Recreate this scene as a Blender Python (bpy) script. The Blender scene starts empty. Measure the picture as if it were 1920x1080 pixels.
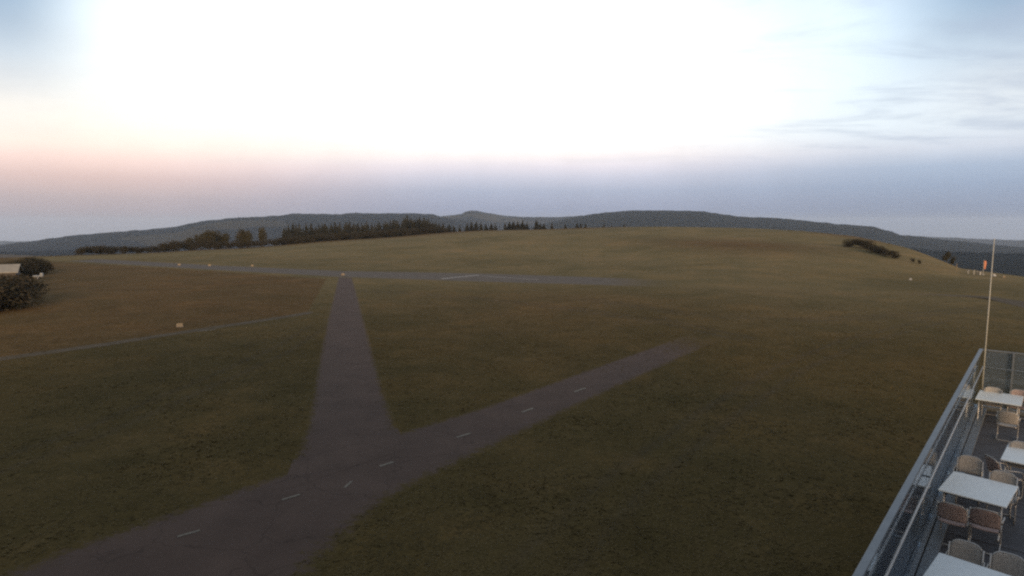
import bpy, bmesh, math, random
import numpy as np
from mathutils import Vector, Matrix, noise as mnoise
random.seed(7); rng = np.random.default_rng(7)
sc = bpy.context.scene
C = sc.collection
R = math.radians

# ------------------------------------------------------------------ camera
F, PITCH, CAMH = 1150.0, R(5.957), 10.0
cd = bpy.data.cameras.new('camera'); cam = bpy.data.objects.new('camera', cd); C.objects.link(cam)
cd.sensor_width = 36.0; cd.lens = 36.0*F/1920.0; cd.clip_start = 0.1; cd.clip_end = 40000
cam.location = (0, 0, CAMH); cam.rotation_euler = (R(90)-PITCH, 0, 0)
sc.camera = cam

# ------------------------------------------------------------------ render look
sc.view_settings.view_transform = 'Standard'; sc.view_settings.look = 'None'
sc.view_settings.gamma = 1.0; sc.view_settings.use_curve_mapping = False
sc.view_settings.exposure = 0.0
sc.render.engine = 'CYCLES'
sc.cycles.use_denoising = False
sc.cycles.filter_width = 2.3
sc.cycles.max_bounces = 6; sc.cycles.volume_bounces = 0; sc.cycles.transparent_max_bounces = 12
sc.cycles.sample_clamp_indirect = 4.0

# ------------------------------------------------------------------ dusk sky
SUN_AZ = R(162)          # seen from above, clockwise from +Y: low in the west, behind the camera
SUN_EL = R(10)
w = bpy.data.worlds.new('World'); sc.world = w; w.use_nodes = True
nt = w.node_tree; N = nt.nodes; L = nt.links
for n in list(N): N.remove(n)
out = N.new('ShaderNodeOutputWorld'); bg = N.new('ShaderNodeBackground')
tc = N.new('ShaderNodeTexCoord'); sep = N.new('ShaderNodeSeparateXYZ')
L.new(tc.outputs['Generated'], sep.inputs[0])
def mth(op, a, b=None, c=None, clamp=False, tree=nt):
    n = tree.nodes.new('ShaderNodeMath'); n.operation = op; n.use_clamp = clamp
    for i, v in enumerate((a, b, c)):
        if v is None: continue
        if isinstance(v, (int, float)): n.inputs[i].default_value = v
        else: tree.links.new(v, n.inputs[i])
    return n.outputs[0]
def mixc(f, a, b, tree=nt, mode='MIX'):
    n = tree.nodes.new('ShaderNodeMix'); n.data_type = 'RGBA'; n.blend_type = mode
    for i, v in ((0, f), (6, a), (7, b)):
        if isinstance(v, (int, float)): n.inputs[i].default_value = v
        elif isinstance(v, tuple): n.inputs[i].default_value = v if len(v) == 4 else (*v, 1)
        else: tree.links.new(v, n.inputs[i])
    return n.outputs[2]
def ramp(f, stops, tree=nt, interp='EASE'):
    n = tree.nodes.new('ShaderNodeValToRGB'); cr = n.color_ramp; cr.interpolation = interp
    while len(cr.elements) < len(stops): cr.elements.new(1.0)
    for e, (p, c) in zip(cr.elements, stops):
        e.position = p; e.color = (*c, 1) if isinstance(c, tuple) else (c, c, c, 1)
    if f is not None: tree.links.new(f, n.inputs[0])
    return n.outputs[0]
def noise_tex(vec, scale, detail=4, rough=0.55, tree=nt, dist=0.0):
    n = tree.nodes.new('ShaderNodeTexNoise'); n.inputs['Scale'].default_value = scale
    n.inputs['Detail'].default_value = detail; n.inputs['Roughness'].default_value = rough
    n.inputs['Distortion'].default_value = dist
    if vec is not None: tree.links.new(vec, n.inputs['Vector'])
    return n.outputs['Fac']
def el(deg): return (math.sin(R(deg))+0.05)/1.05      # ramp position of an elevation
zz = mth('MULTIPLY_ADD', sep.outputs[2], 1/1.05, 0.05/1.05, clamp=True)
mid = ramp(zz, [(0, (.24, .29, .37)), (el(-.2), (.26, .32, .42)), (el(1.2), (.285, .37, .53)), (el(3.0), (.39, .48, .66)),
                (el(4.2), (.60, .64, .80)), (el(5.2), (.83, .80, .91)), (el(6.2), (1.06, .98, 1.0)), (el(8), (1.3, 1.27, 1.22)), (el(14), (1.35, 1.37, 1.38)),
                (el(22), (1.02, 1.12, 1.2)), (el(45), (.52, .60, .72)), (1, (.40, .45, .55))], interp='LINEAR')
lef = ramp(zz, [(0, (.28, .29, .32)), (el(-1.2), (.31, .32, .37)), (el(0.2), (.40, .39, .44)), (el(2.0), (.50, .45, .49)),
                (el(3.6), (.74, .57, .57)), (el(4.8), (1.0, .76, .72)), (el(6.0), (1.12, .95, .86)), (el(8), (1.14, 1.08, .99)), (el(10), (1.12, 1.12, 1.08)),
                (el(15), (1.05, 1.15, 1.2)), (el(22), (.95, 1.08, 1.2)), (el(45), (.50, .58, .72)), (1, (.40, .45, .55))], interp='LINEAR')
rig = ramp(zz, [(0, (.20, .25, .32)), (el(-1.2), (.21, .26, .34)), (el(1), (.225, .315, .46)), (el(3), (.29, .40, .58)),
                (el(4.4), (.38, .49, .67)), (el(5.8), (.66, .73, .86)), (el(7.5), (.82, .94, 1.05)), (el(11), (.85, 1.0, 1.12)),
                (el(15), (.80, .97, 1.12)), (el(20), (.72, .88, 1.08)), (el(45), (.42, .52, .68)), (1, (.40, .45, .55))], interp='LINEAR')
bak = ramp(zz, [(0, (.9, .62, .42)), (el(2), (1.7, 1.05, .55)), (el(8), (1.5, 1.1, .72)), (el(20), (.95, .88, .80)),
                (el(45), (.52, .56, .62)), (1, (.40, .45, .55))], interp='LINEAR')
side = ramp(zz, [(0, (.22, .26, .32)), (el(0), (.30, .32, .38)), (el(4), (.52, .48, .52)), (el(8), (.78, .74, .74)), (el(12), (.58, .68, .80)),
                 (el(16), (.30, .44, .62)), (el(22), (.24, .38, .58)), (el(45), (.36, .44, .58)), (1, (.40, .45, .55))], interp='LINEAR')
az = mth('ARCTAN2', sep.outputs[0], sep.outputs[1])       # 0 = ahead, + to the east side
fl = ramp(mth('MULTIPLY_ADD', az, -1/R(34), -R(2)/R(34), clamp=True), [(0, 0.0), (1, 1.0)])
fr = ramp(mth('MULTIPLY_ADD', az, 1/R(30), -R(6)/R(30), clamp=True), [(0, 0.0), (1, 1.0)])
aabs = mth('ABSOLUTE', az)
fsl = ramp(mth('MULTIPLY_ADD', az, -1/R(8), -R(31)/R(8), clamp=True), [(0, 0.0), (1, .95)])
fsr = ramp(mth('MULTIPLY_ADD', az, 1/R(12), -R(26.5)/R(12), clamp=True), [(0, 0.0), (1, .95)])
fs = mth('MULTIPLY', mth('ADD', fsl, fsr), ramp(zz, [(el(4), 0.0), (el(14), 1.0)]))
fb = ramp(mth('MULTIPLY_ADD', aabs, 1/R(80), -R(85)/R(80), clamp=True), [(0, 0.0), (1, 1.0)])
col = mixc(fl, mid, lef); col = mixc(fr, col, rig); col = mixc(fs, col, side); col = mixc(fb, col, bak)
# thin streaked cloud, drawn on a plane above the place
zc = mth('MAXIMUM', sep.outputs[2], 0.02)
cx = mth('DIVIDE', sep.outputs[0], mth('ADD', zc, 0.06)); cy = mth('DIVIDE', sep.outputs[1], mth('ADD', zc, 0.06))
comb = N.new('ShaderNodeCombineXYZ')
L.new(mth('MULTIPLY', cx, 0.5), comb.inputs[0]); L.new(cy, comb.inputs[1])
cn = noise_tex(comb.outputs[0], 1.9, 6, 0.6, dist=0.5)
cm = mth('MULTIPLY', ramp(cn, [(0.42, 0.0), (0.70, 1.0)]), ramp(mth('MULTIPLY_ADD', az, 1/R(40), R(5)/R(40), clamp=True), [(0, .12), (.5, .35), (1, 1.0)]))
cf = mth('MULTIPLY', cm, ramp(zz, [(el(3.5), 0.0), (el(7), 0.55), (el(25), 0.6)]))
col = mixc(cf, col, (.42, .50, .66))
# grain-like unevenness of the haze layer near the horizon
gn = noise_tex(tc.outputs['Generated'], 9.0, 5, 0.6)
col = mixc(1.0, col, ramp(gn, [(0.3, 0.96), (0.7, 1.04)], interp='LINEAR'), mode='MULTIPLY')
nish = N.new('ShaderNodeTexSky'); nish.sky_type = 'NISHITA'; nish.sun_disc = False
nish.sun_elevation = R(0.5); nish.sun_rotation = SUN_AZ; nish.altitude = 900
add = N.new('ShaderNodeAddShader'); bg2 = N.new('ShaderNodeBackground'); bg2.inputs[1].default_value = 0.05
L.new(nish.outputs[0], bg2.inputs[0])
L.new(col, bg.inputs[0]); bg.inputs[1].default_value = 0.97
L.new(bg.outputs[0], add.inputs[0]); L.new(bg2.outputs[0], add.inputs[1]); L.new(add.outputs[0], out.inputs[0])

sd = bpy.data.lights.new('sun', 'SUN'); so = bpy.data.objects.new('sun', sd); C.objects.link(so)
sd.energy = 4.2; sd.angle = R(16); sd.color = (1.0, .72, .46)
sdir = Vector((math.sin(SUN_AZ)*math.cos(SUN_EL), math.cos(SUN_AZ)*math.cos(SUN_EL), math.sin(SUN_EL)))
so.rotation_euler = sdir.to_track_quat('Z', 'Y').to_euler()

# ------------------------------------------------------------------ helpers
def ray(u, v):
    x = (u-960)/F; y = -(v-540)/F
    return (x, math.cos(PITCH)+y*math.sin(PITCH), y*math.cos(PITCH)-math.sin(PITCH))
def at(u, v, z=0.0):                       # the point of height z seen at (u, v)
    d = ray(u, v); t = (z-CAMH)/d[2]
    return (d[0]*t, d[1]*t, z)
def at_r(u, v, r):                         # the point at horizontal distance r seen at (u, v)
    d = ray(u, v); t = r/math.hypot(d[0], d[1])
    return (d[0]*t, d[1]*t, CAMH+d[2]*t)
def az_of(u, v=450):
    d = ray(u, v); return math.atan2(d[0], d[1])
def tag(o, label=None, cat=None, group=None, kind=None):
    if label: o['label'] = label
    if cat: o['category'] = cat
    if group: o['group'] = group
    if kind: o['kind'] = kind
    return o
def link(name, me, parent=None, mats=()):
    o = bpy.data.objects.new(name, me); C.objects.link(o)
    for m in mats: me.materials.append(m)
    if parent: o.parent = parent
    return o
def from_np(name, V, Fc, mat=None, parent=None, smooth=False):
    me = bpy.data.meshes.new(name)
    me.from_pydata([tuple(v) for v in V] if not isinstance(V, np.ndarray) else V.tolist(), [], Fc if isinstance(Fc, list) else Fc.tolist())
    if smooth: me.polygons.foreach_set('use_smooth', [True]*len(me.polygons))
    me.update()
    return link(name, me, parent, (mat,) if mat else ())
def empty(name, loc=(0, 0, 0), rz=0.0):
    o = bpy.data.objects.new(name, None); C.objects.link(o); o.location = loc; o.rotation_euler = (0, 0, rz)
    o.empty_display_size = 0.2
    return o
class MB:
    def __init__(s): s.v = []; s.f = []
    def box(s, c, d, rz=0.0, M=None):
        x, y, z = (q/2 for q in d); b = len(s.v)
        rot = Matrix.Rotation(rz, 3, 'Z') if M is None else M
        for sx, sy, sz in ((-1,-1,-1),(1,-1,-1),(1,1,-1),(-1,1,-1),(-1,-1,1),(1,-1,1),(1,1,1),(-1,1,1)):
            p = rot @ Vector((sx*x, sy*y, sz*z)); s.v.append((c[0]+p.x, c[1]+p.y, c[2]+p.z))
        for f in ((3,2,1,0),(4,5,6,7),(0,1,5,4),(1,2,6,5),(2,3,7,6),(3,0,4,7)): s.f.append(tuple(b+i for i in f))
        return s
    def tube(s, pts, r, n=8, closed=False):
        pts = [Vector(p) for p in pts]; rs = r if isinstance(r, (list, tuple)) else [r]*len(pts)
        b = len(s.v); up = None
        for i, p in enumerate(pts):
            t = (pts[min(i+1, len(pts)-1)]-pts[max(i-1, 0)]).normalized()
            if up is None:
                up = Vector((0, 0, 1)) if abs(t.z) < .9 else Vector((1, 0, 0))
            a = t.cross(up).normalized(); up = a.cross(t).normalized()
            for k in range(n):
                q = 2*math.pi*k/n; s.v.append(tuple(p+(a*math.cos(q)+up*math.sin(q))*rs[i]))
        for i in range(len(pts)-1):
            for k in range(n):
                k2 = (k+1) % n; s.f.append((b+i*n+k, b+i*n+k2, b+(i+1)*n+k2, b+(i+1)*n+k))
        s.f.append(tuple(b+k for k in reversed(range(n)))); e = b+(len(pts)-1)*n
        s.f.append(tuple(e+k for k in range(n)))
        return s
    def mesh(s, name):
        me = bpy.data.meshes.new(name); me.from_pydata(s.v, [], s.f); me.update(); return me
    def build(s, name, mat=None, parent=None, smooth=False, bevel=0.0):
        me = s.mesh(name)
        if smooth: me.polygons.foreach_set('use_smooth', [True]*len(me.polygons))
        if bevel:
            bm = bmesh.new(); bm.from_mesh(me)
            bmesh.ops.bevel(bm, geom=bm.edges[:], offset=bevel, segments=2, affect='EDGES', profile=0.5)
            bm.to_mesh(me); bm.free()
        return link(name, me, parent, (mat,) if mat else ())
def bez(pts, n=8):                          # rounded polyline
    P = [Vector(p) for p in pts]; o = [P[0]]
    for i in range(1, len(P)-1):
        a, b, c = P[i-1], P[i], P[i+1]
        r = min((a-b).length, (c-b).length, .09)*.98
        s_, e_ = b+(a-b).normalized()*r, b+(c-b).normalized()*r
        for k in range(n+1):
            t = k/n; o.append(s_*(1-t)**2+b*2*t*(1-t)+e_*t*t)
    o.append(P[-1]); return o
def copy_tree(o, parent=None):
    c = o.copy(); C.objects.link(c); c.parent = parent
    for ch in list(o.children): copy_tree(ch, c)
    return c
def fbm(x, y, s, o=3):
    return mnoise.fractal(Vector((x*s, y*s, 3.3)), 1.0, 2.0, o)

# ------------------------------------------------------------------ materials
def mat(name, colr, rough=0.7, vary=0.0, vscale=6.0, bump=0.0, bscale=40.0, metal=0.0, spec=0.5, sheen=0.0, col2=None):
    m = bpy.data.materials.new(name); m.use_nodes = True; t = m.node_tree
    b = t.nodes['Principled BSDF']; b.inputs['Roughness'].default_value = rough; b.inputs['Metallic'].default_value = metal
    b.inputs['Specular IOR Level'].default_value = spec
    if sheen: b.inputs['Sheen Weight'].default_value = sheen; b.inputs['Sheen Roughness'].default_value = .6
    tcn = t.nodes.new('ShaderNodeTexCoord')
    if vary or col2:
        nz = noise_tex(tcn.outputs['Object'], vscale, 5, .6, tree=t)
        c2 = col2 or tuple(min(1, q*(1+vary)) for q in colr); c1 = colr if col2 else tuple(q*(1-vary) for q in colr)
        t.links.new(ramp(nz, [(.32, c1), (.68, c2)], tree=t, interp='LINEAR'), b.inputs['Base Color'])
    else: b.inputs['Base Color'].default_value = (*colr, 1)
    if bump:
        bz = noise_tex(tcn.outputs['Object'], bscale, 4, .6, tree=t); bn = t.nodes.new('ShaderNodeBump')
        bn.inputs['Strength'].default_value = bump; bn.inputs['Distance'].default_value = .02
        t.links.new(bz, bn.inputs['Height']); t.links.new(bn.outputs[0], b.inputs['Normal'])
    return m
M = {}
M['white_top'] = mat('white_laminate', (.60, .62, .60), .45, .05, 9)
M['steel'] = mat('brushed_steel', (.40, .375, .34), .45, .08, 30, metal=.6)
M['grey_rail'] = mat('grey_aluminium', (.145, .155, .16), .5, .10, 5, metal=.3)
M['pale_rail'] = mat('pale_steel', (.42, .40, .37), .4, .08, 8, metal=.3)
M['pole'] = mat('weathered_white_paint', (.36, .335, .27), .55, .1, 4)
M['red_fabric'] = mat('reddish_wicker', (.30, .215, .185), .75, .2, 25, .5, 120)
M['beige_fabric'] = mat('beige_wicker', (.32, .285, .245), .75, .15, 25, .5, 120)
M['slab'] = mat('dark_concrete_slab', (.052, .050, .052), .75, .22, 2.5, .3, 60)
M['joint'] = mat('joint_sand', (.085, .082, .08), .9, .1, 20)
M['concrete'] = mat('grey_concrete', (.22, .22, .21), .85, .15, 1.5, .3, 30)
M['plaster'] = mat('pale_plaster', (.40, .38, .34), .85, .08, .8, .2, 40)
M['roof'] = mat('dark_roof_metal', (.09, .08, .08), .6, .15, 1)
M['window'] = mat('window_glass', (.03, .04, .05), .08)
M['bark'] = mat('bark', (.06, .045, .035), .9, .3, 6, .6, 30)
M['needle'] = mat('conifer_needles', (.022, .026, .020), .9, 0, .7, col2=(.048, .042, .030), spec=.08)
M['leaf'] = mat('dark_leaves', (.028, .028, .018), .85, 0, .9, col2=(.055, .046, .024), spec=.1)
M['shrub'] = mat('shrub_leaves', (.018, .021, .015), .9, 0, 1.1, col2=(.048, .037, .024), spec=.08)
M['paint'] = mat('worn_white_paint', (.115, .095, .066), .8, .35, 8)
M['paint_far'] = mat('white_runway_paint', (.25, .22, .19), .7, .15, 2)
M['yellow'] = mat('yellow_plastic', (.20, .145, .08), .6, .08, 5)
M['white'] = mat('white_plastic', (.30, .285, .255), .5, .05, 5)
M['orange'] = mat('orange_cloth', (.46, .17, .09), .8, .1, 5)
M['darkmetal'] = mat('dark_metal', (.05, .05, .055), .6)
M['roof_pale'] = mat('pale_roof_sheet', (.20, .18, .145), .7, .15, 1.5)
M['timber'] = mat('dark_timber', (.06, .05, .045), .8, .2, 3)
# dusty tinted glass
g = bpy.data.materials.new('tinted_glass'); g.use_nodes = True; t = g.node_tree
for n in list(t.nodes): t.nodes.remove(n)
go = t.nodes.new('ShaderNodeOutputMaterial'); tr = t.nodes.new('ShaderNodeBsdfTransparent'); tr.inputs[0].default_value = (.80, .87, .90, 1)
gl = t.nodes.new('ShaderNodeBsdfGlossy'); gl.inputs[1].default_value = .06; gl.inputs[0].default_value = (.9, .95, 1, 1)
di = t.nodes.new('ShaderNodeBsdfDiffuse'); di.inputs[0].default_value = (.17, .20, .235, 1)
fz = t.nodes.new('ShaderNodeFresnel'); fz.inputs[0].default_value = 1.5
m1 = t.nodes.new('ShaderNodeMixShader'); m2 = t.nodes.new('ShaderNodeMixShader')
tcn = t.nodes.new('ShaderNodeTexCoord'); dn = noise_tex(tcn.outputs['Object'], 1.3, 4, .6, tree=t)
t.links.new(ramp(dn, [(.3, .24), (.7, .36)], tree=t), m1.inputs[0])
t.links.new(tr.outputs[0], m1.inputs[1]); t.links.new(di.outputs[0], m1.inputs[2])
t.links.new(fz.outputs[0], m2.inputs[0]); t.links.new(m1.outputs[0], m2.inputs[1]); t.links.new(gl.outputs[0], m2.inputs[2])
t.links.new(m2.outputs[0], go.inputs[0]); M['glass'] = g

# meadow: short green, dry brown and tall pale grass mixed by what grows where, the pale also by distance
def meadow_colour(t):
    tcn = t.nodes.new('ShaderNodeTexCoord'); P = tcn.outputs['Object']
    at_ = t.nodes.new('ShaderNodeAttribute'); at_.attribute_name = 'growth'
    sp = t.nodes.new('ShaderNodeSeparateColor'); t.links.new(at_.outputs['Color'], sp.inputs[0])
    n1 = noise_tex(P, .035, 5, .6, tree=t); n2 = noise_tex(P, .35, 5, .65, tree=t); n3 = noise_tex(P, 5.0, 4, .7, tree=t)
    n4 = noise_tex(P, 26.0, 3, .7, tree=t)
    green = ramp(n2, [(.25, (.054, .0395, .0150)), (.5, (.069, .0500, .0190)), (.75, (.087, .0610, .025))], tree=t, interp='LINEAR')
    dry = ramp(n2, [(.25, (.074, .044, .018)), (.5, (.098, .060, .025)), (.75, (.118, .076, .033))], tree=t, interp='LINEAR')
    tall = ramp(n1, [(.3, (.112, .089, .042)), (.5, (.142, .110, .053)), (.7, (.172, .128, .064))], tree=t, interp='LINEAR')  # dry hill grass, lifted paler to hold some of the far brightening
    def soft(ch, nz, k):
        return mth('ADD', ch, mth('MULTIPLY', mth('SUBTRACT', nz, .5, tree=t), k, tree=t), clamp=True, tree=t)
    c = mixc(soft(sp.outputs[2], n1, 0.5), green, tall, tree=t)
    c = mixc(soft(sp.outputs[0], n1, 0.9), c, dry, tree=t)
    c = mixc(soft(sp.outputs[1], n3, 0.3), c, (.050, .044, .040), tree=t)      # bare worn earth
    n5 = noise_tex(P, .11, 5, .7, tree=t, dist=.6); n6 = noise_tex(P, 1.3, 4, .7, tree=t)
    c = mixc(1.0, c, ramp(n5, [(.3, (.80, .84, .80)), (.5, (1, 1, 1)), (.7, (1.28, 1.16, 1.06))], tree=t, interp='LINEAR'), tree=t, mode='MULTIPLY')
    c = mixc(1.0, c, ramp(n6, [(.3, (.86, .88, .86)), (.7, (1.15, 1.12, 1.1))], tree=t, interp='LINEAR'), tree=t, mode='MULTIPLY')
    c = mixc(1.0, c, ramp(n3, [(.3, .78), (.7, 1.22)], tree=t, interp='LINEAR'), tree=t, mode='MULTIPLY')
    c = mixc(1.0, c, ramp(n4, [(.3, .72), (.7, 1.28)], tree=t, interp='LINEAR'), tree=t, mode='MULTIPLY')
    return c, n3, n4
def meadow_material():
    m = bpy.data.materials.new('meadow_grass'); m.use_nodes = True; t = m.node_tree; b = t.nodes['Principled BSDF']
    b.inputs['Roughness'].default_value = 1.0; b.inputs['Specular IOR Level'].default_value = .03
    c, n3, n4 = meadow_colour(t)
    t.links.new(c, b.inputs['Base Color'])
    bn = t.nodes.new('ShaderNodeBump'); bn.inputs['Strength'].default_value = .6; bn.inputs['Distance'].default_value = .06
    t.links.new(mth('ADD', n3, mth('MULTIPLY', n4, .4, tree=t), tree=t), bn.inputs['Height']); t.links.new(bn.outputs[0], b.inputs['Normal'])
    return m
M['meadow'] = meadow_material()
# worn asphalt whose edges are overgrown: attribute 'edge' 0 in the middle, 1 on the rim
def asphalt_material(name, base, fade=1.0):
    m = bpy.data.materials.new(name); m.use_nodes = True; t = m.node_tree; b = t.nodes['Principled BSDF']
    b.inputs['Roughness'].default_value = .9; b.inputs['Specular IOR Level'].default_value = .12
    tcn = t.nodes.new('ShaderNodeTexCoord'); P = tcn.outputs['Object']
    at_ = t.nodes.new('ShaderNodeAttribute'); at_.attribute_name = 'edge'
    n2 = noise_tex(P, .5, 5, .6, tree=t); n3 = noise_tex(P, 3.0, 5, .7, tree=t); n4 = noise_tex(P, 30.0, 3, .7, tree=t)
    c = ramp(n2, [(.3, tuple(q*.84 for q in base)), (.7, tuple(q*1.14 for q in base))], tree=t, interp='LINEAR')
    vo = t.nodes.new('ShaderNodeTexVoronoi'); vo.feature = 'DISTANCE_TO_EDGE'; vo.inputs['Scale'].default_value = .32
    wn = t.nodes.new('ShaderNodeVectorMath'); wn.operation = 'ADD'; t.links.new(P, wn.inputs[0])
    cn_ = t.nodes.new('ShaderNodeTexNoise'); cn_.inputs['Scale'].default_value = 1.2; t.links.new(P, cn_.inputs['Vector']); t.links.new(cn_.outputs['Color'], wn.inputs[1])
    t.links.new(wn.outputs[0], vo.inputs['Vector'])
    c = mixc(ramp(vo.outputs['Distance'], [(.0, .55), (.012, 0.0)], tree=t), c, tuple(q*.45 for q in base), tree=t)
    c = mixc(1.0, c, ramp(n4, [(.3, .75), (.7, 1.25)], tree=t, interp='LINEAR'), tree=t, mode='MULTIPLY')
    e = mth('ADD', at_.outputs['Fac'], mth('MULTIPLY', mth('SUBTRACT', n3, .5, tree=t), 1.5*fade, tree=t), tree=t)
    e = ramp(e, [(.45, 0.0), (.95, 1.0)], tree=t)
    c = mixc(e, c, meadow_colour(t)[0], tree=t)
    t.links.new(mth('MULTIPLY_ADD', e, -.09, .12, tree=t), b.inputs['Specular IOR Level']); t.links.new(mth('MULTIPLY_ADD', e, .1, .9, tree=t), b.inputs['Roughness'])
    t.links.new(c, b.inputs['Base Color'])
    bn = t.nodes.new('ShaderNodeBump'); bn.inputs['Strength'].default_value = .4; bn.inputs['Distance'].default_value = .02
    t.links.new(n4, bn.inputs['Height']); t.links.new(bn.outputs[0], b.inputs['Normal'])
    return m
M['asphalt'] = asphalt_material('worn_asphalt', (.071, .047, .035))
M['runway'] = asphalt_material('runway_asphalt', (.092, .074, .057))  # paler base: the brightening with distance is put into its colour
M['track'] = asphalt_material('gravel_track', (.074, .055, .032))
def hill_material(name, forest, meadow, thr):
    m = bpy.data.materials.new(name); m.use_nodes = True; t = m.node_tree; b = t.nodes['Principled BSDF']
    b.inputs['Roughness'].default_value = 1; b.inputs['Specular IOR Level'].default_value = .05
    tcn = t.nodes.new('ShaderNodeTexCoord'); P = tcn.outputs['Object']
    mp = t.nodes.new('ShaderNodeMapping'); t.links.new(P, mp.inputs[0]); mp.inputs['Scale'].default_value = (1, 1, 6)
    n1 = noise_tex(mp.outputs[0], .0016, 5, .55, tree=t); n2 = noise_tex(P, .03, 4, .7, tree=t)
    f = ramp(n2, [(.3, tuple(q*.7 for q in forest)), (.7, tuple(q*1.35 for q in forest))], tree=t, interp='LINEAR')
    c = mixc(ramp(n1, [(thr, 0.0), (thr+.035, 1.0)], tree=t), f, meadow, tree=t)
    t.links.new(c, b.inputs['Base Color']); return m
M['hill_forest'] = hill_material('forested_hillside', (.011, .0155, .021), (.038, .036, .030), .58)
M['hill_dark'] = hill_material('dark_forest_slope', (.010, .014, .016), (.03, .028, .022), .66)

# ------------------------------------------------------------------ ground: flat airfield, low hill behind, then the valley
CREST = [(-900, 500, 210), (-400, 492, 215), (0, 484, 225), (150, 478, 240), (300, 475, 262), (450, 466, 282), (600, 452, 300), (700, 445.5, 310),
         (800, 438.5, 320), (900, 433.5, 325), (1000, 430, 330), (1100, 427, 330), (1250, 425, 322), (1400, 427, 303), (1500, 431, 283),
         (1600, 441, 250), (1700, 463, 222), (1760, 485, 200), (1800, 503, 182), (1920, 521, 172), (2300, 528, 170), (3200, 532, 170)]
START = {-900: 190, -400: 190, 0: 200, 150: 205, 300: 205, 450: 190, 600: 158, 700: 148, 800: 140, 900: 134, 1000: 128, 1100: 122, 1250: 112, 1400: 104,
         1500: 112, 1600: 118, 1700: 122, 1760: 125, 1800: 128, 1920: 130, 2300: 130, 3200: 130}
ca = np.array([az_of(u, v) for u, v, r in CREST]); crr = np.array([r for u, v, r in CREST], float)
czz = np.array([at_r(u, v, r)[2] for u, v, r in CREST]); cst = np.array([START[u] for u, v, r in CREST], float)
def terrain(x, y):
    x = np.asarray(x, float); y = np.asarray(y, float)
    a = np.arctan2(x, y); r = np.hypot(x, y)
    back = np.clip((np.abs(a)-R(65))/R(30), 0, 1)
    rc = np.interp(a, ca, crr)*(1-back)+260*back; zc = np.interp(a, ca, czz)*(1-back); r0 = np.interp(a, ca, cst)*(1-back)+150*back
    t = np.clip((r-r0)/(rc-r0), 0, 1); s = t*t*(3-2*t); s = .55*s+.45*t**1.25*(2-t**1.25)**.5
    z = zc*np.clip(s, 0, 1)
    d = np.maximum(r-rc, 0); drop = .15*d*d/(d+30)
    zz_ = z-drop; low = -95.0-np.maximum(r-1500, 0)*.034
    return np.where(d > 0, low+(zz_-low)*np.exp(-np.maximum(d-60, 0)/500.0)*1.0, zz_)
a1 = np.concatenate([np.arange(-180, -48, 3.0), np.arange(-48, 48, .22), np.arange(48, 180.1, 3.0)])
r1 = np.concatenate([np.arange(0.5, 12, 1.5), 12*np.exp(np.linspace(0, math.log(600/12), 330)), 620*np.exp(np.linspace(0, math.log(12000/620), 40))])
A, Rr = np.meshgrid(np.radians(a1), r1, indexing='ij')
X = Rr*np.sin(A); Y = Rr*np.cos(A); Z = terrain(X, Y)
# gentle unevenness only beyond the runway, where no sheet lies on the ground
dr = np.clip((Rr-np.interp(A, ca, cst)-6)/40, 0, 1)*np.clip(Rr/100, 0, 1)
und = np.sin(X*.031+1.3)*np.cos(Y*.023+X*.012)*.5+np.sin(X*.083+Y*.05)*.16
Z = Z+und*dr
na, nr = A.shape
V = np.stack([X, Y, Z], -1).reshape(-1, 3)
ii, jj = np.meshgrid(np.arange(na-1), np.arange(nr-1), indexing='ij')
b0 = (ii*nr+jj).ravel()
Fq = np.stack([b0, b0+1, b0+nr+1, b0+nr], -1)
Fq = Fq[:, ::-1].copy() if False else Fq
ground = from_np('ground', V, Fq[:, [0, 3, 2, 1]], M['meadow'], smooth=True); tag(ground, kind='structure')
def z_at(x, y):                            # height of the built ground
    r = math.hypot(x, y); a = math.atan2(x, y); z = float(terrain(x, y))
    d_ = min(max((r-np.interp(a, ca, cst)-6)/40, 0), 1)*min(r/100, 1)
    return z+(math.sin(x*.031+1.3)*math.cos(y*.023+x*.012)*.5+math.sin(x*.083+y*.05)*.16)*d_
# what grows where, and brightening with distance put into the pale grass (plan coordinates)
def in_poly(px, py, poly):
    inside = np.zeros(px.shape, bool); n = len(poly)
    for i in range(n):
        x0, y0 = poly[i][:2]; x1, y1 = poly[(i+1) % n][:2]
        c = ((y0 > py) != (y1 > py)) & (px < (x1-x0)*(py-y0)/((y1-y0)+1e-12)+x0)
        inside ^= c
    return inside.astype(float)
brown_field = [at(u, v) for u, v in ((-500, 770), (-200, 712), (0, 676), (200, 648), (400, 617), (575, 588), (612, 523), (400, 508), (130, 492), (-100, 480), (-600, 470))]
WHEELS = [([at(u, v) for u, v in ((660, 545), (760, 549), (900, 560), (1080, 580), (1260, 606), (1400, 636))], .85, .38),
          ([at(u, v) for u, v in ((1090, 560), (1300, 590), (1500, 600), (1700, 592), (1880, 575))], .85, .34),
          ([at(u, v) for u, v in ((1000, 1080), (1180, 900), (1340, 780), (1480, 690), (1600, 640), (1760, 600))], .85, .22),
          ([at(u, v) for u, v in ((-100, 905), (150, 820), (360, 730), (520, 660), (600, 610))], .85, .20)]
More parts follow.
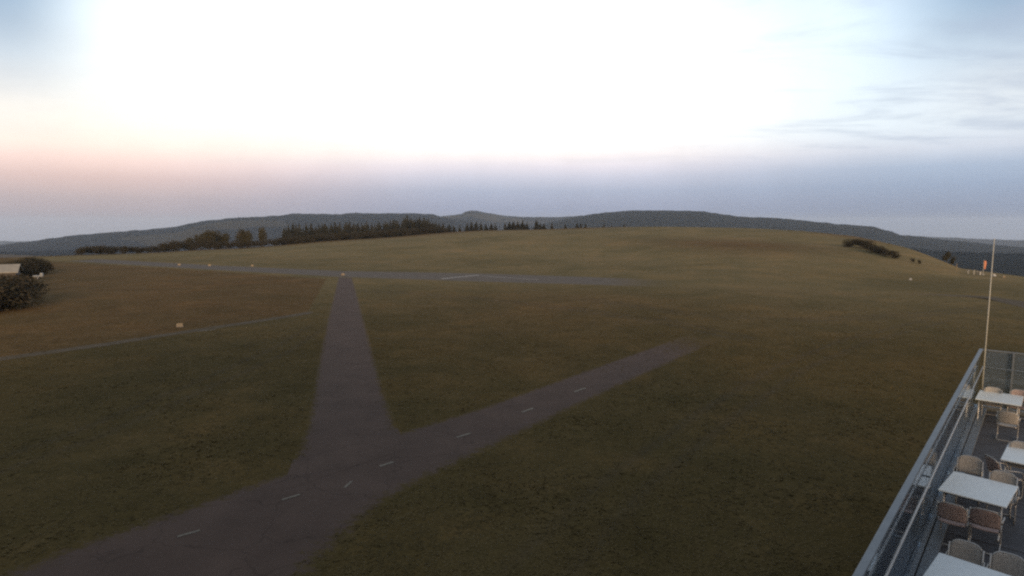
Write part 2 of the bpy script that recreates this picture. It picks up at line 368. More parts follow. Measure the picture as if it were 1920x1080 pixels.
def growth(px, py):
    rr = np.hypot(px, py); aa = np.arctan2(px, py)
    dry = in_poly(px, py, brown_field)*.85
    r0v = np.interp(aa, ca, cst); rcv = np.interp(aa, ca, crr); tt = np.clip((rr-r0v)/(rcv-r0v), 0, 1.2)
    tall = np.clip((rr-50)/75, 0, .75)+np.clip((tt-.1)/.3, 0, 1)*.35  # dry hill meadow plus painted brightening away from the camera
    ruddy = np.exp(-((tt-.97)/.10)**2)*np.clip((az_of(1200)-aa)/R(5), 0, 1)*1.0
    ruddy += np.exp(-((tt-.97)/.10)**2)*np.exp(-((aa-az_of(1590))/R(3))**2)*.8
    ruddy += np.exp(-((tt-.45)/.12)**2)*np.exp(-((aa-az_of(1380))/R(8))**2)*.9
    ruddy += np.exp(-((rr-75)/22)**2)*np.exp(-((aa-az_of(1050))/R(16))**2)*.5
    dry = np.clip(dry+ruddy, 0, 1)
    bare = np.zeros_like(dry)
    for line, off, amp in WHEELS:
        L_ = np.array([p[:2] for p in line])
        for o_ in (-off, off):
            d = np.full(px.shape, 99.0)
            for (x0, y0), (x1, y1) in zip(L_[:-1], L_[1:]):
                dx, dy = x1-x0, y1-y0; q = np.clip(((px-x0)*dx+(py-y0)*dy)/(dx*dx+dy*dy), 0, 1); nx, ny = -dy/math.hypot(dx, dy), dx/math.hypot(dx, dy)
                d = np.minimum(d, np.hypot(px-(x0+q*dx+nx*o_), py-(y0+q*dy+ny*o_)))
            bare = np.maximum(bare, amp*np.exp(-(d/.32)**2))
    return np.stack([dry, bare, np.clip(tall, 0, 1), np.ones_like(dry)], -1)
def set_growth(o, px, py):
    a_ = o.data.color_attributes.new('growth', 'FLOAT_COLOR', 'POINT'); a_.data.foreach_set('color', growth(np.asarray(px), np.asarray(py)).ravel().astype(np.float32))
set_growth(ground, V[:, 0], V[:, 1])

# ------------------------------------------------------------------ roads and markings, sheets over the flat ground
def strip(name, left, right, z, material, m=14, ends=(0, 0), sub=24, free=0, low=None):
    """a band between two plan polylines, finely divided so that its worn rim can follow the 'edge' attribute"""
    def res(pl, n):
        pl = np.array([p[:2] for p in pl], float); d = np.r_[0, np.cumsum(np.hypot(*np.diff(pl, axis=0).T))]
        s = np.linspace(0, d[-1], n); return np.stack([np.interp(s, d, pl[:, 0]), np.interp(s, d, pl[:, 1])], -1)
    n = sub*max(2, len(left)); lp, rp = res(left, n), res(right, n)
    V_, E = [], []
    for i in range(n):
        f = i/(n-1); ef = 0
        if ends[0]: ef = max(ef, 1-f/ends[0])
        if ends[1]: ef = max(ef, 1-(1-f)/ends[1])
        for k in range(m+1):
            q = k/m; p = lp[i]*(1-q)+rp[i]*q; V_.append((p[0], p[1], z))
            E.append(min(1.8, max(abs(2*q-1)**(low if low and q > .5 else 3.2)*1.0, ef*1.8))*(min(1, max(0, f/free-.6)/.4) if free else 1))
    Fc = [(i*(m+1)+k, i*(m+1)+k+1, (i+1)*(m+1)+k+1, (i+1)*(m+1)+k) for i in range(n-1) for k in range(m)]
    o = from_np(name, V_, Fc, material)
    if o.data.polygons[0].normal.z < 0: o.data.flip_normals()
    a_ = o.data.attributes.new('edge', 'FLOAT', 'POINT'); a_.data.foreach_set('value', E)
    set_growth(o, [p[0] for p in V_], [p[1] for p in V_])
    return tag(o, kind='structure')
P = lambda pts: [at(u, v) for u, v in pts]
strip('runway', P([(-300, 470), (-60, 474), (130, 482.5), (400, 497), (640, 507.5), (900, 512), (1100, 518.5), (1300, 527), (1500, 537)]),
      P([(-300, 477), (-60, 481), (130, 490), (400, 506.5), (640, 520), (900, 529), (1100, 534.5), (1300, 540), (1500, 545)]), .004, M['runway'], 16, (.05, .14), 30)
strip('taxiway', P([(-420, 1330), (-120, 1120), (120, 1024), (330, 955), (545, 880), (742, 812), (900, 765), (1010, 726), (1100, 694), (1230, 648), (1400, 590)]),
      P([(-60, 1700), (220, 1430), (500, 1200), (640, 1030), (735, 938), (819, 893), (970, 820), (1085, 762), (1170, 722), (1270, 676), (1425, 602)]), .004, M['asphalt'], 22, (0, .46), 26, low=2.0)
strip('path', P([(528, 921), (541, 884), (575, 790), (594, 680), (612, 600), (634, 520)]), P([(762, 842), (748, 808), (718, 720), (696, 640), (676, 570), (661, 521)]), .008, M['asphalt'], 16, (0, 0), 34, .035)
strip('track', P([(-300, 716), (0, 669), (200, 642), (330, 622), (480, 600), (600, 581)]), P([(-300, 726), (0, 677), (200, 649), (330, 628), (480, 605), (600, 586)]), .008, M['track'], 8, (.02, .05), 24)
strip('gravel_track', P([(1330, 541), (1480, 545), (1620, 548), (1740, 550), (1850, 555), (1905, 562), (2000, 577)]), P([(1330, 543), (1480, 548), (1620, 551), (1740, 554), (1850, 560), (1905, 574), (2000, 602)]), .012, M['track'], 8, (.95, 0), 20)
def dash(name, u0, v0, u1, v1, wid, label, z=.016, m='paint', group='white centre line dashes'):
    a, b = Vector(at(u0, v0, z)), Vector(at(u1, v1, z)); d = (b-a).normalized(); n_ = Vector((-d.y, d.x, 0))*wid/2
    pts = []
    k = 14
    for i in range(k+1):
        p = a+(b-a)*i/k; pts.append((p-n_*random.uniform(.75, 1.1), p+n_*random.uniform(.75, 1.1)))
    V_ = [tuple(q) for pr in pts for q in pr]; Fc = [(2*i, 2*i+2, 2*i+3, 2*i+1) for i in range(k)]
    o = from_np(name, V_, Fc, M[m])
    if o.data.polygons[0].normal.z < 0: o.data.flip_normals()
    return tag(o, label, 'road marking', group)
dash('road_marking', 332, 1006, 375, 994, .13, 'worn pale dash on the taxiway, nearest to the camera at the lower corner')
dash('road_marking', 528, 937, 562, 927, .13, 'faint dash on the taxiway just before the path junction')
dash('road_marking', 646, 914, 660, 902, .10, 'short faint smudge of paint in the middle of the path junction')
dash('road_marking', 712, 874, 737, 866, .15, 'pale dash on the taxiway just past the path junction')
dash('road_marking', 856, 820, 882, 812, .16, 'clearest pale dash on the taxiway, second past the path junction')
dash('road_marking', 978, 773, 1000, 765, .16, 'pale dash on the taxiway, third past the path junction')
dash('road_marking', 1076, 735, 1098, 727, .15, 'last faint dash where the taxiway fades into grass')
dash('runway_marking', 828, 522.5, 900, 515.5, .75, 'long white line painted across the runway, brightest marking out there', .012, 'paint_far', 'white lines on the far runway')
dash('runway_marking', 906, 517.5, 1010, 524.5, .35, 'fainter grey line along the runway beside the bright one', .012, 'paint_far', 'white lines on the far runway')
dash('track_marking', 372, 621, 404, 618, .22, 'small pale worn patch on the narrow track near the yellow marker', .016, 'paint', 'pale patches on the track')

# ------------------------------------------------------------------ far hills
def ridge(name, line, R_, material, depth=900, base=-95, rough=3.0, jag=1.0, steps=16, kind='structure', seed=0):
    base = -115-max(R_-1500, 0)*.034-20
    us = np.arange(line[0][0], line[-1][0]+.1, 1.6); vs = np.interp(us, [p[0] for p in line], [p[1] for p in line])
    V_ = []; n = len(us)
    for i, (u, v) in enumerate(zip(us, vs)):
        x, y, z = at_r(u, v, R_); d = Vector((x, y)).normalized()
        j = (mnoise.noise(Vector((u*.05, seed, 0)))*rough+mnoise.noise(Vector((u*.45, seed, 5)))*jag+random.uniform(-.4, .4)*jag)
        z += j  # the wood's uneven top
        for k in range(steps+1):
            t_ = k/steps; r_ = R_-depth*(1-t_)
            zz_ = base+(z-base)*(math.sin(t_*math.pi/2)**1.15)+ (mnoise.noise(Vector((x*.004+k*.1, y*.004, t_*5+seed)))*10*math.sin(t_*math.pi))
            V_.append((d.x*r_, d.y*r_, zz_-j*(1-t_**6)))
        for q, (dd, f_) in enumerate(((150, .93), (600, .4), (1200, 0))):
            V_.append((d.x*(R_+dd), d.y*(R_+dd), base+(z-base)*f_))
    m = steps+4
    Fc = [(i*m+k, i*m+k+1, (i+1)*m+k+1, (i+1)*m+k) for i in range(n-1) for k in range(m-1)]
    o = from_np(name, V_, Fc, material, smooth=True); o.data.flip_normals()
    return tag(o, kind='structure')
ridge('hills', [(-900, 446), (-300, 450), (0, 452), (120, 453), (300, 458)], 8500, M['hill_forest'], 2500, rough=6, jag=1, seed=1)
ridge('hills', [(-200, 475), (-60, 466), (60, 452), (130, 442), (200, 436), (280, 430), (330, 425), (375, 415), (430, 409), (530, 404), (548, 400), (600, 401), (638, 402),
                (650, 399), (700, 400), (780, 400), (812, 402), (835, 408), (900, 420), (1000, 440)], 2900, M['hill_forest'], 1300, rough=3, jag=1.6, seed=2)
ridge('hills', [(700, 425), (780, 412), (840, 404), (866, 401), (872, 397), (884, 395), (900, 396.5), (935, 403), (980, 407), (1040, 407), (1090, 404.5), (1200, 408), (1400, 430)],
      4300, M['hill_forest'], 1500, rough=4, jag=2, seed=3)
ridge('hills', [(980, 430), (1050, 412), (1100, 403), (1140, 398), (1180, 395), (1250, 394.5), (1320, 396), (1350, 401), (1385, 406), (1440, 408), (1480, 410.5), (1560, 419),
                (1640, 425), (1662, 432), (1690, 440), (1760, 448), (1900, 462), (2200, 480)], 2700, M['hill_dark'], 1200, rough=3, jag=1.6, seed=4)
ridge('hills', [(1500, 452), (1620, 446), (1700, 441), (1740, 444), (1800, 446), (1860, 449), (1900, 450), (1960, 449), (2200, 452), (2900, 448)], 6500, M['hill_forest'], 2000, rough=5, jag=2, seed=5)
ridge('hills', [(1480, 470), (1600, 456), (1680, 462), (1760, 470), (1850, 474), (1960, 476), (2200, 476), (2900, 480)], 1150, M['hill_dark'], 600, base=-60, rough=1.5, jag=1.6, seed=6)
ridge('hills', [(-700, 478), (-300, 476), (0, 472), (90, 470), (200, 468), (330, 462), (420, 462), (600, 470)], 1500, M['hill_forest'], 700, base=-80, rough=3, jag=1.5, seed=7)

# ------------------------------------------------------------------ trees
def conifer_mesh(h, r, seed, gap=0.0):
    rd = random.Random(seed); v = []; f = []
    nl = 24
    for i in range(nl):
        t_ = i/(nl-1); z = h*(.06+.92*t_); rad = r*(1-t_)**.75*(.62+.65*rd.random())+.15
        k = max(5, int(15*(1-t_)+5))
        for j in range(k):
            if rd.random() < gap: continue
            a = 2*math.pi*(j+rd.random()*.8)/k; rl = rad*(.65+.5*rd.random()); w_ = rl*.34+.12; dz = -.22*rl-rd.random()*.3
            ca2, sa2 = math.cos(a), math.sin(a); b = len(v)
            z2 = z+rd.uniform(-.3, .3)
            v += [(0, 0, z2+.25), (ca2*rl*.55-sa2*w_, sa2*rl*.55+ca2*w_, z2+dz*.6), (ca2*rl, sa2*rl, z2+dz+.1), (ca2*rl*.55+sa2*w_, sa2*rl*.55-ca2*w_, z2+dz*.6)]
            f += [(b, b+1, b+2), (b, b+2, b+3)]
            b = len(v)
            v += [(ca2*rl*.3, sa2*rl*.3, z2), (ca2*rl*.8, sa2*rl*.8, z2+dz*.7+.05), (ca2*rl*.6, sa2*rl*.6, z2+dz-.45)]
            f += [(b, b+1, b+2)]
    b = len(v); v += [(.1, 0, h*.95), (-.1, .05, h*.95), (0, 0, h*1.03)]; f.append((b, b+1, b+2))
    me = bpy.data.meshes.new('crown'); me.from_pydata(v, [], f); me.update(); me.materials.append(M['needle']); return me
def trunk_mesh(h, r):
    mb = MB(); mb.tube([(0, 0, -.6), (.02, 0, h*.3), (0, .03, h*.6), (0, 0, h)], [r, r*.8, r*.45, r*.08], 7)
    me = mb.mesh('trunk'); me.materials.append(M['bark']); return me
def leafy_mesh(name, rx, ry, h0, h1, seed, n=1500, lobes=7, size=.3, m='leaf'):
    rd = random.Random(seed); v = []; f = []; L_ = []
    for i in range(lobes):
        a = rd.random()*6.283; q = rd.random()**.5*.62
        L_.append((math.cos(a)*q*rx, math.sin(a)*q*ry, h0+(h1-h0)*rd.uniform(.25, .72), rd.uniform(.38, .6)))
    for i in range(n):
        c = L_[rd.randrange(lobes)]
        a = rd.random()*6.283; cz = rd.uniform(-1, 1); sr = math.sqrt(1-cz*cz); q = rd.random()**.33
        x = c[0]+math.cos(a)*sr*q*rx*c[3]; y = c[1]+math.sin(a)*sr*q*ry*c[3]; z = c[2]+cz*q*(h1-h0)*.5*c[3]*1.25
        if z < h0*.6-.05: continue
        s_ = size*rd.uniform(.5, 1.2); ax = Vector((rd.gauss(0, 1), rd.gauss(0, 1), rd.gauss(0, 1))).normalized(); bx_ = ax.orthogonal().normalized(); cx_ = ax.cross(bx_)
        b = len(v); p = Vector((x, y, z))
        v += [tuple(p-bx_*s_*.5), tuple(p+cx_*s_*.3), tuple(p+bx_*s_*.5), tuple(p-cx_*s_*.3)]; f.append((b, b+1, b+2, b+3))
    zs = max(q[2] for q in v); v = [(x, y, z*h1/zs) for x, y, z in v]
    me = bpy.data.meshes.new(name); me.from_pydata(v, [], f); me.update(); me.materials.append(M[m]); return me
CON = [conifer_mesh(10, 2.0+.25*(k % 4), 20+k, .1+.04*k) for k in range(6)]
TRK = trunk_mesh(9.6, .22)
DEC = [leafy_mesh('crown', 3.4, 3.4, 2.0, 9.0, 60+k, 4200, 9, .42) for k in range(4)]
DTR = MB().tube([(0, 0, -.5), (.1, 0, 2.5), (-.1, .1, 5.5), (.1, 0, 7.6)], [.3, .24, .15, .05], 7)
for k in range(7):
    a = k*.9; DTR.tube([(0, 0, 2.4+k*.45), (math.cos(a)*.9, math.sin(a)*.9, 3.6+k*.5), (math.cos(a)*1.9, math.sin(a)*1.9, 4.6+k*.5)], [.11, .07, .02], 5)
DTR = DTR.mesh('trunk'); DTR.materials.append(M['bark'])
BSH = [leafy_mesh('bush', 2.6, 2.2, .05, 3.0, 90+k, 4200, 8, .2, 'shrub') for k in range(5)]
def crest_r(u, v=450): return float(np.interp(az_of(u, v), ca, crr))
def plant(name, crown, trunk, u, vtop, r, h_nom, label, cat, group, wid=1.0, rz=None):
    x, y, zt = at_r(u, vtop, r); zg = z_at(x, y)
    s = max(.12, (zt-zg)/h_nom); rz = random.random()*6.28 if rz is None else rz
    if trunk is None:
        o = bpy.data.objects.new(name, crown); C.objects.link(o)
    else:
        o = empty(name); c_ = bpy.data.objects.new('crown', crown); C.objects.link(c_); c_.parent = o
        t_ = bpy.data.objects.new('trunk', trunk); C.objects.link(t_); t_.parent = o
    o.location = (x, y, zg-.05); o.rotation_euler = (0, 0, rz); o.scale = (s*wid, s*wid, s)
    return tag(o, label, cat, group)
CONF = [(532, 425), (541, 421), (549, 419), (561, 417), (574, 420), (583, 417), (592, 421), (604, 418), (613, 421), (628, 418), (637, 416), (646, 417), (655, 414),
        (663, 418), (671, 416), (688, 417), (703, 418), (712, 414), (720, 412), (728, 413), (737, 409), (746, 410), (754, 409), (763, 403), (770, 408), (778, 409), (787, 406),
        (795, 409), (803, 409), (811, 412), (823, 414), (831, 416), (536, 428), (555, 422), (568, 423), (598, 422), (609, 419), (621, 420), (633, 419), (650, 419), (667, 419), (679, 420), (684, 419), (697, 419), (708, 417), (724, 414), (732, 413), (742, 412), (758, 410), (774, 411), (783, 410), (791, 411), (799, 412), (807, 413), (817, 416), (828, 418)]
for i, (u, v) in enumerate(CONF):
    v = v if (u, v) == (763, 403) else v+random.uniform(-2.5, 5); r = crest_r(u)+random.uniform(14, 50)
    lab = 'dark spruce in the long conifer row behind the meadow crest'
    if (u, v) == (763, 403): lab = 'tallest pointed spruce of the conifer row behind the meadow'
    if (u, v) == (532, 425): lab = 'first spruce of the conifer row, next to the gap before the round trees'
    plant('spruce_tree', CON[i % 6], TRK, u, v, r, 10, lab, 'tree', 'spruces in the row behind the crest', random.uniform(1.1, 1.9))
FAR = [(842, 420), (851, 422), (862, 421), (876, 416), (884, 414), (893, 414), (902, 416), (911, 418), (921, 417), (929, 419), (947, 417), (955, 415), (963, 414), (971, 415),
       (980, 412), (988, 416), (1006, 412), (1013, 418), (1020, 418), (1035, 417), (1060, 417), (1082, 418), (1089, 417), (1098, 418), (1133, 419), (1171, 419), (1146, 421)]
for i, (u, v) in enumerate(FAR):
    r = crest_r(u)+random.uniform(20, 45)
    lab = 'small far conifer whose tip shows over the hilltop meadow'
    if u == 1006: lab = 'taller lone conifer tip among the sparse ones over the hilltop'
    if u == 1171: lab = 'last lone conifer tip at the bare end of the far row'
    plant('conifer_tree', CON[(i+2) % 6], TRK, u, v, r, 10, lab, 'tree', 'sparse conifers behind the hilltop', random.uniform(1.2, 2.2))
DECI = [(375, 437, 1.0), (392, 430, 1.05), (407, 431, 1.0), (418, 435, .9), (450, 428, .85), (462, 431, .8), (491, 424, .62), (352, 443, .9)]
for i, (u, v, wd) in enumerate(DECI):
    r = crest_r(u)+random.uniform(8, 22)
    lab = ['round leafy tree in the dense clump by the hedge', 'tallest broad tree of the leafy clump by the hedge', 'round leafy tree in the dense clump by the hedge',
           'round leafy tree in the dense clump by the hedge', 'oval tree standing between the leafy clump and the slim tree', 'oval tree standing between the leafy clump and the slim tree',
           'slim upright tree standing alone just before the spruce row', 'lowest leafy tree at the hedge end of the clump'][i]
    plant('leafy_tree', DEC[i % 4], DTR, u, v, r, 9, lab, 'tree', 'leafy trees before the spruce row', wd)
HED = [(150, 463), (166, 460), (182, 459), (198, 459), (214, 461), (230, 460), (246, 461), (262, 461), (278, 461), (294, 459), (308, 455), (322, 451), (336, 449), (350, 450), (366, 449),
       (382, 448), (398, 450), (414, 451), (430, 452), (446, 449), (462, 449), (478, 450), (494, 449), (510, 447), (524, 444), (540, 443), (556, 441), (572, 440), (590, 438), (610, 437),
       (630, 435), (650, 434), (672, 433), (694, 431), (716, 430), (738, 428), (760, 427), (784, 426), (806, 424), (830, 424)]
for i, (u, v) in enumerate(HED):
    r = crest_r(u)+random.uniform(3, 12)
    far = u > 525
    plant('bush', BSH[i % 5], None, u, v, r, 3.0, 'dark low bush under the spruce row' if far else 'dark bush in the long low hedge before the hills', 'bush',
          'undergrowth below the spruces' if far else 'bushes of the far hedge', random.uniform(1.0, 1.35) if not far else 1.3)
LB = [(-24, 486, 150, 1.0), (0, 490, 142, 1.0), (22, 486, 148, 1.0), (42, 482, 152, 1.0), (60, 479, 156, 1.0), (77, 484, 160, .9), (90, 493, 165, .7), (56, 492, 150, .8), (70, 495, 152, .8), (84, 499, 155, .6),
      (104, 501, 172, .35), (44, 503, 132, .6), (36, 512, 119, .7), (-12, 515, 98, 1.5), (8, 514, 104, 1.2), (24, 514, 110, 1.0), (-42, 512, 94, 1.6), (-20, 527, 92, 1.5), (0, 528, 96, 1.2), (16, 527, 100, .9)]
for i, (u, v, r, wd) in enumerate(LB):
    lab = 'dark shrub in the near part of the thicket, below the pale roof' if r < 125 else 'dark shrub in the far part of the thicket, rising behind the pale roof'
    if u == 60: lab = 'tallest rounded shrub of the thicket, behind the white trailer'
    if u == 104: lab = 'tiny low shrub standing apart at the field end of the thicket'
    plant('shrub', BSH[(i+1) % 5], None, u, v, r, 3.0, lab, 'shrub', 'shrubs of the thicket beside the field', wd*1.05)
RB = [(1592, 455, 1.0), (1604, 446, 1.1), (1618, 449, 1.1), (1632, 457, 1.2), (1645, 460, 1.1), (1657, 464, 1.1), (1670, 468, 1.0), (1682, 474, .9), (1711, 483, .5), (1724, 486, .45)]
for i, (u, v, wd) in enumerate(RB):
    r = [196, 198, 194, 186, 182, 178, 174, 170, 165, 163][i]
    x, y, zt = at_r(u, v, r)
    plant('bush', BSH[i % 5], None, u, v, r, 3.0, ('dark bush in the upper end of the clump on the hill slope' if u < 1640 else 'dark bush in the lower end of the clump on the hill slope') if wd > .6 else 'tiny low bush at the tail of the slope clump', 'bush', 'bushes on the hill slope', wd*1.4 if zt-z_at(x, y) < 3 else wd)
for i, (u, v) in enumerate([(1770, 478), (1777, 470), (1786, 480)]):
    plant('leafy_tree', DEC[i], DTR, u, v, 205+i*6, 9, ['tallest dark tree of the three beside the windsock', 'dark tree of the small group beside the windsock'][0 if i == 1 else 1], 'tree', 'trees by the windsock', .7)

# ------------------------------------------------------------------ small airfield things
def marker(u, v, s, m, label, cat='marker', group='yellow runway edge markers', name='runway_marker'):
    x, y, z = at(u, v); z = z_at(x, y)
    o = empty(name, (x, y, z), random.random())
    mb = MB(); mb.v = [(-.5*s, -.35*s, .06*s), (.5*s, -.35*s, .06*s), (.5*s, .35*s, .06*s), (-.5*s, .35*s, .06*s), (-.42*s, 0, .62*s), (.42*s, 0, .62*s)]
    mb.f = [(3, 2, 1, 0), (0, 1, 5, 4), (2, 3, 4, 5), (1, 2, 5), (3, 0, 4)]
    mb.build('panel', M[m], o)
    MB().box((0, 0, .03*s), (1.1*s, .8*s, .06*s)).build('foot', M['darkmetal'], o)
    return tag(o, label, cat, group)
marker(337, 613, .6, 'yellow', 'yellow tent shaped marker on the brown field, nearest of them, by the narrow track')
marker(336, 497.5, .6, 'yellow', 'small yellow marker beyond the runway, first from the hedge side')
marker(393, 498.5, .6, 'yellow', 'small yellow marker beyond the runway, middle of the three there')
marker(473, 499.5, .6, 'yellow', 'small yellow marker beyond the runway, closest to the path end')
marker(643, 516.5, .7, 'yellow', 'orange yellow marker standing where the path meets the runway')
marker(1707, 526, .55, 'white', 'small pale marker alone on the slope below the dark bushes')
marker(1883, 516, .8, 'yellow', 'bright orange yellow marker beside the pole, beyond the track', group='markers by the windsock')
marker(1864, 514, .7, 'white', 'dim pale marker right beside the flagpole line near the windsock', group='markers by the windsock')
# windsock hanging in calm air
x, y, _ = at(1843, 512); zg = z_at(x, y); ws = empty('windsock', (x, y, zg))
MB().tube([(0, 0, 0), (0, 0, 3.0)], [.05, .035], 8).build('mast', M['white'], ws)
mb = MB(); rings = [(.10, 0, 2.85, .26), (.16, 0, 2.45, .25), (.17, .02, 2.0, .22), (.15, .02, 1.55, .18), (.16, 0, 1.15, .13)]
for (x_, y_, z_, r_) in rings:
    for k in range(10): a = k*.6283; q = 1+.12*math.sin(3*a+z_*2); mb.v.append((x_+.12+math.cos(a)*r_*q, y_+math.sin(a)*r_*q*.7, z_))
for i in range(4):
    for k in range(10): mb.f.append((i*10+k, i*10+(k+1) % 10, (i+1)*10+(k+1) % 10, (i+1)*10+k))
mb.build('sock', M['orange'], ws, True)
MB().tube([(.22+.27*math.cos(a), .19*math.sin(a), 2.87) for a in [k*.6283 for k in range(11)]], .02, 6).build('hoop', M['darkmetal'], ws)
MB().box((0, 0, .05), (.5, .5, .1)).build('foot', M['concrete'], ws)
tag(ws, 'orange windsock hanging limp on a short mast before the dark forest', 'windsock')
for (u, v, h_, lab, mm) in [(1793, 508, 1.7, 'tallest pale reddish post at the meadow edge, by the dark trees', 'yellow'), (1815, 512, .9, 'short pale post halfway between the trees and the windsock', 'white'),
                         (1826, 513, 1.1, 'thin white post left of the round white one near the windsock', 'white'), (1837.5, 513, .8, 'thick short white post directly next to the windsock', 'white'),
                         (1832, 513, .7, 'dark stub post between two white ones near the windsock', 'darkmetal')]:
    x, y, _ = at(u, v); p = empty('marker_post', (x, y, z_at(x, y)))
    rw = .16 if 'thick' in lab else .08
    MB().tube([(0, 0, -.1), (0, 0, h_*.86)], rw, 8).build('post', M[mm], p); MB().tube([(0, 0, h_*.86), (0, 0, h_)], [rw*1.25, rw*.8], 8).build('cap', M['darkmetal' if mm != 'darkmetal' else 'white'], p)
    tag(p, lab, 'post', 'posts by the windsock')
# pale roofed shed inside the thicket
x, y, _ = at_r(-19, 506, 128); sh = empty('shed', (x, y, z_at(x, y)), R(30))
MB().box((0, 0, 1.2), (7, 4, 2.4)).build('wall', M['timber'], sh)
mb = MB(); mb.v = [(-3.9, -2.5, 2.3), (3.9, -2.5, 2.3), (3.9, 0, 3.45), (-3.9, 0, 3.45), (-3.9, 2.5, 2.3), (3.9, 2.5, 2.3), (-3.9, -2.5, 2.42), (3.9, -2.5, 2.42), (3.9, 0, 3.57), (-3.9, 0, 3.57), (-3.9, 2.5, 2.42), (3.9, 2.5, 2.42)]
mb.f = [(6, 7, 8, 9), (9, 8, 11, 10), (1, 0, 3, 2), (2, 3, 4, 5), (0, 1, 7, 6), (5, 4, 10, 11), (1, 2, 8, 7), (2, 5, 11, 8), (4, 3, 9, 10), (3, 0, 6, 9)]
mb.build('roof', M['roof_pale'], sh); d_ = MB().box((1.5, -2.03, 1.0), (1.1, .06, 2.0)).build('door', M['bark'], sh); MB().box((1.1, -2.08, 1.0), (.12, .04, .05)).build('handle', M['steel'], d_)
wn = MB().box((-1.6, -2.03, 1.4), (1.2, .06, .8)).build('window', M['white'], sh); MB().box((-1.6, -2.07, 1.4), (1.0, .03, .6)).build('pane', M['window'], wn)
tag(sh, 'low shed with a pale beige roof half hidden by the dark thicket', 'shed')
# small low white trailer
x, y, _ = at(72, 523); tl = empty('trailer', (x, y, z_at(x, y)), R(28))
MB().box((0, 0, .52), (1.5, .8, .28)).build('body', M['white'], tl, bevel=.04)
MB().box((.52, 0, .86), (.45, .7, .42)).build('box_cover', M['white'], tl, bevel=.06)
for s_ in (-1, 1):
    wv = MB().tube([(0, s_*.42, .24), (0, s_*.52, .24)], .24, 14).build('wheel', M['darkmetal'], tl); MB().tube([(0, s_*.52, .24), (0, s_*.535, .24)], .11, 10).build('rim', M['steel'], wv)
MB().tube([(-.7, 0, .45), (-1.3, 0, .40)], .03, 6).build('drawbar', M['steel'], tl)
tag(tl, 'small low white trailer with one raised end beside the dark thicket', 'trailer')

# ------------------------------------------------------------------ terrace with glass wind screen
FZ = CAMH-6.2                                # terrace floor
RAILD = Vector((.657, .754, 0)).normalized(); RAILN = Vector((RAILD.y, -RAILD.x, 0))       # along / to the inside
CORN = Vector((15.74, 20.25, 0))
RZ = math.atan2(RAILD.y, RAILD.x)
def tp(a, b, z=0.0):                        # a metres back from the far corner along the screen, b metres inwards
    p = CORN-RAILD*a+RAILN*b; return (p.x, p.y, FZ+z)
te = empty('terrace', (0, 0, 0))
LEN, WID = 30.0, 15.0
c = tp(LEN/2, WID/2, -.30); MB().box(c, (LEN+.3, WID+.3, .46), RZ).build('floor_slab', M['joint'], te)
for k, (a, b) in enumerate([(.3, .4), (10, .4), (20, .4), (29, .4), (.3, 14), (10, 14), (20, 14), (29, 14)]):
    q = tp(a, b); MB().box((q[0], q[1], (FZ-.53)/2), (.35, .35, FZ-.53), RZ).build('column', M['concrete'], te)
q = tp(LEN/2, 3.0); MB().box((q[0], q[1], (FZ-.53)/2), (LEN-1, .25, FZ-.53), RZ).build('wall', M['plaster'], te)
tile = None; TS = 1.8
for i in range(int(15/TS)+2):
    for j in range(int(9/TS)):
        if i*TS > 16: continue
        q = tp(i*TS+TS/2+.12, j*TS+TS/2+.12, -.035+random.uniform(-.003, .003))
        if tile is None:
            tile = MB().box((0, 0, 0), (TS-.03, TS-.03, .07)).build('paving_slab', M['slab'], te); o = tile
        else:
            o = tile.copy(); C.objects.link(o)
        o.location = q; o.rotation_euler = (0, 0, RZ+random.uniform(-.002, .002))
c = tp(16.5+6.7, WID/2, -.035); MB().box(c, (13.0, WID-.3, .07), RZ).build('screed', M['slab'], te)
c = tp(8.2, 9.3+2.8, -.035); MB().box(c, (16.2, 5.6, .07), RZ).build('screed', M['slab'], te)
tag(te, 'raised dark paved terrace with tables, chairs and a glass screen', 'terrace')
# screen
sn = empty('glass_screen', tp(0, 0)); sn.rotation_euler = (0, 0, 0)
inv = Vector(sn.location)
def loc(a, b, z): return tuple(Vector(tp(a, b, z))-inv)
HT, HH = 2.01, 1.45
def bar(name, a0, b0, a1, b1, z, wd, ht, m):
    p, q = Vector(loc(a0, b0, z)), Vector(loc(a1, b1, z)); d_ = q-p
    return MB().box(tuple((p+q)/2), (d_.length, wd, ht), math.atan2(d_.y, d_.x)).build(name, M[m], sn, bevel=.006)
bar('top_rail', -.05, 0, 24, 0, HT, .10, .05, 'grey_rail'); bar('top_rail', 0, .055, 0, 14.5, HT, .06, .04, 'grey_rail')
bar('base_channel', -.05, 0, 24, 0, .06, .14, .12, 'grey_rail'); bar('base_channel', 0, .075, 0, 14.5, .06, .10, .12, 'grey_rail')
bar('parapet', 0.2, .19, 24, .19, .045, .20, .09, 'grey_rail')
MB().tube([loc(24, .09, HH), loc(.09, .09, HH)], .020, 8).build('handrail', M['pale_rail'], sn, True)
MB().tube([loc(.09, .09, HH), loc(.09, 14.5, HH)], .016, 8).build('handrail', M['pale_rail'], sn, True)
for k in range(16):
    a0 = k*1.5+.03; bar('glass_panel', a0, 0, a0+1.47, 0, (HT+.12)/2-.015, .014, HT-.17, 'glass')
for k in range(9):
    b0 = .09+k*1.55; bar('glass_panel', 0, b0, 0, b0+1.49, (HT+.12)/2-.015, .014, HT-.17, 'glass')
for k in range(1, 9):
    b0 = .06+k*1.55-.75; p = loc(.06, b0, (HT+.1)/2); MB().box(p, (.05, .05, HT-.1), RZ).build('post', M['grey_rail'], sn)
for k in range(1, 7):
    p = loc(k*3.0+.015, .05, HH); MB().box(p, (.03, .10, .03), RZ).build('bracket', M['grey_rail'], sn)
tag(sn, 'tall glass wind screen with grey top rail round the terrace edge', 'wind screen')
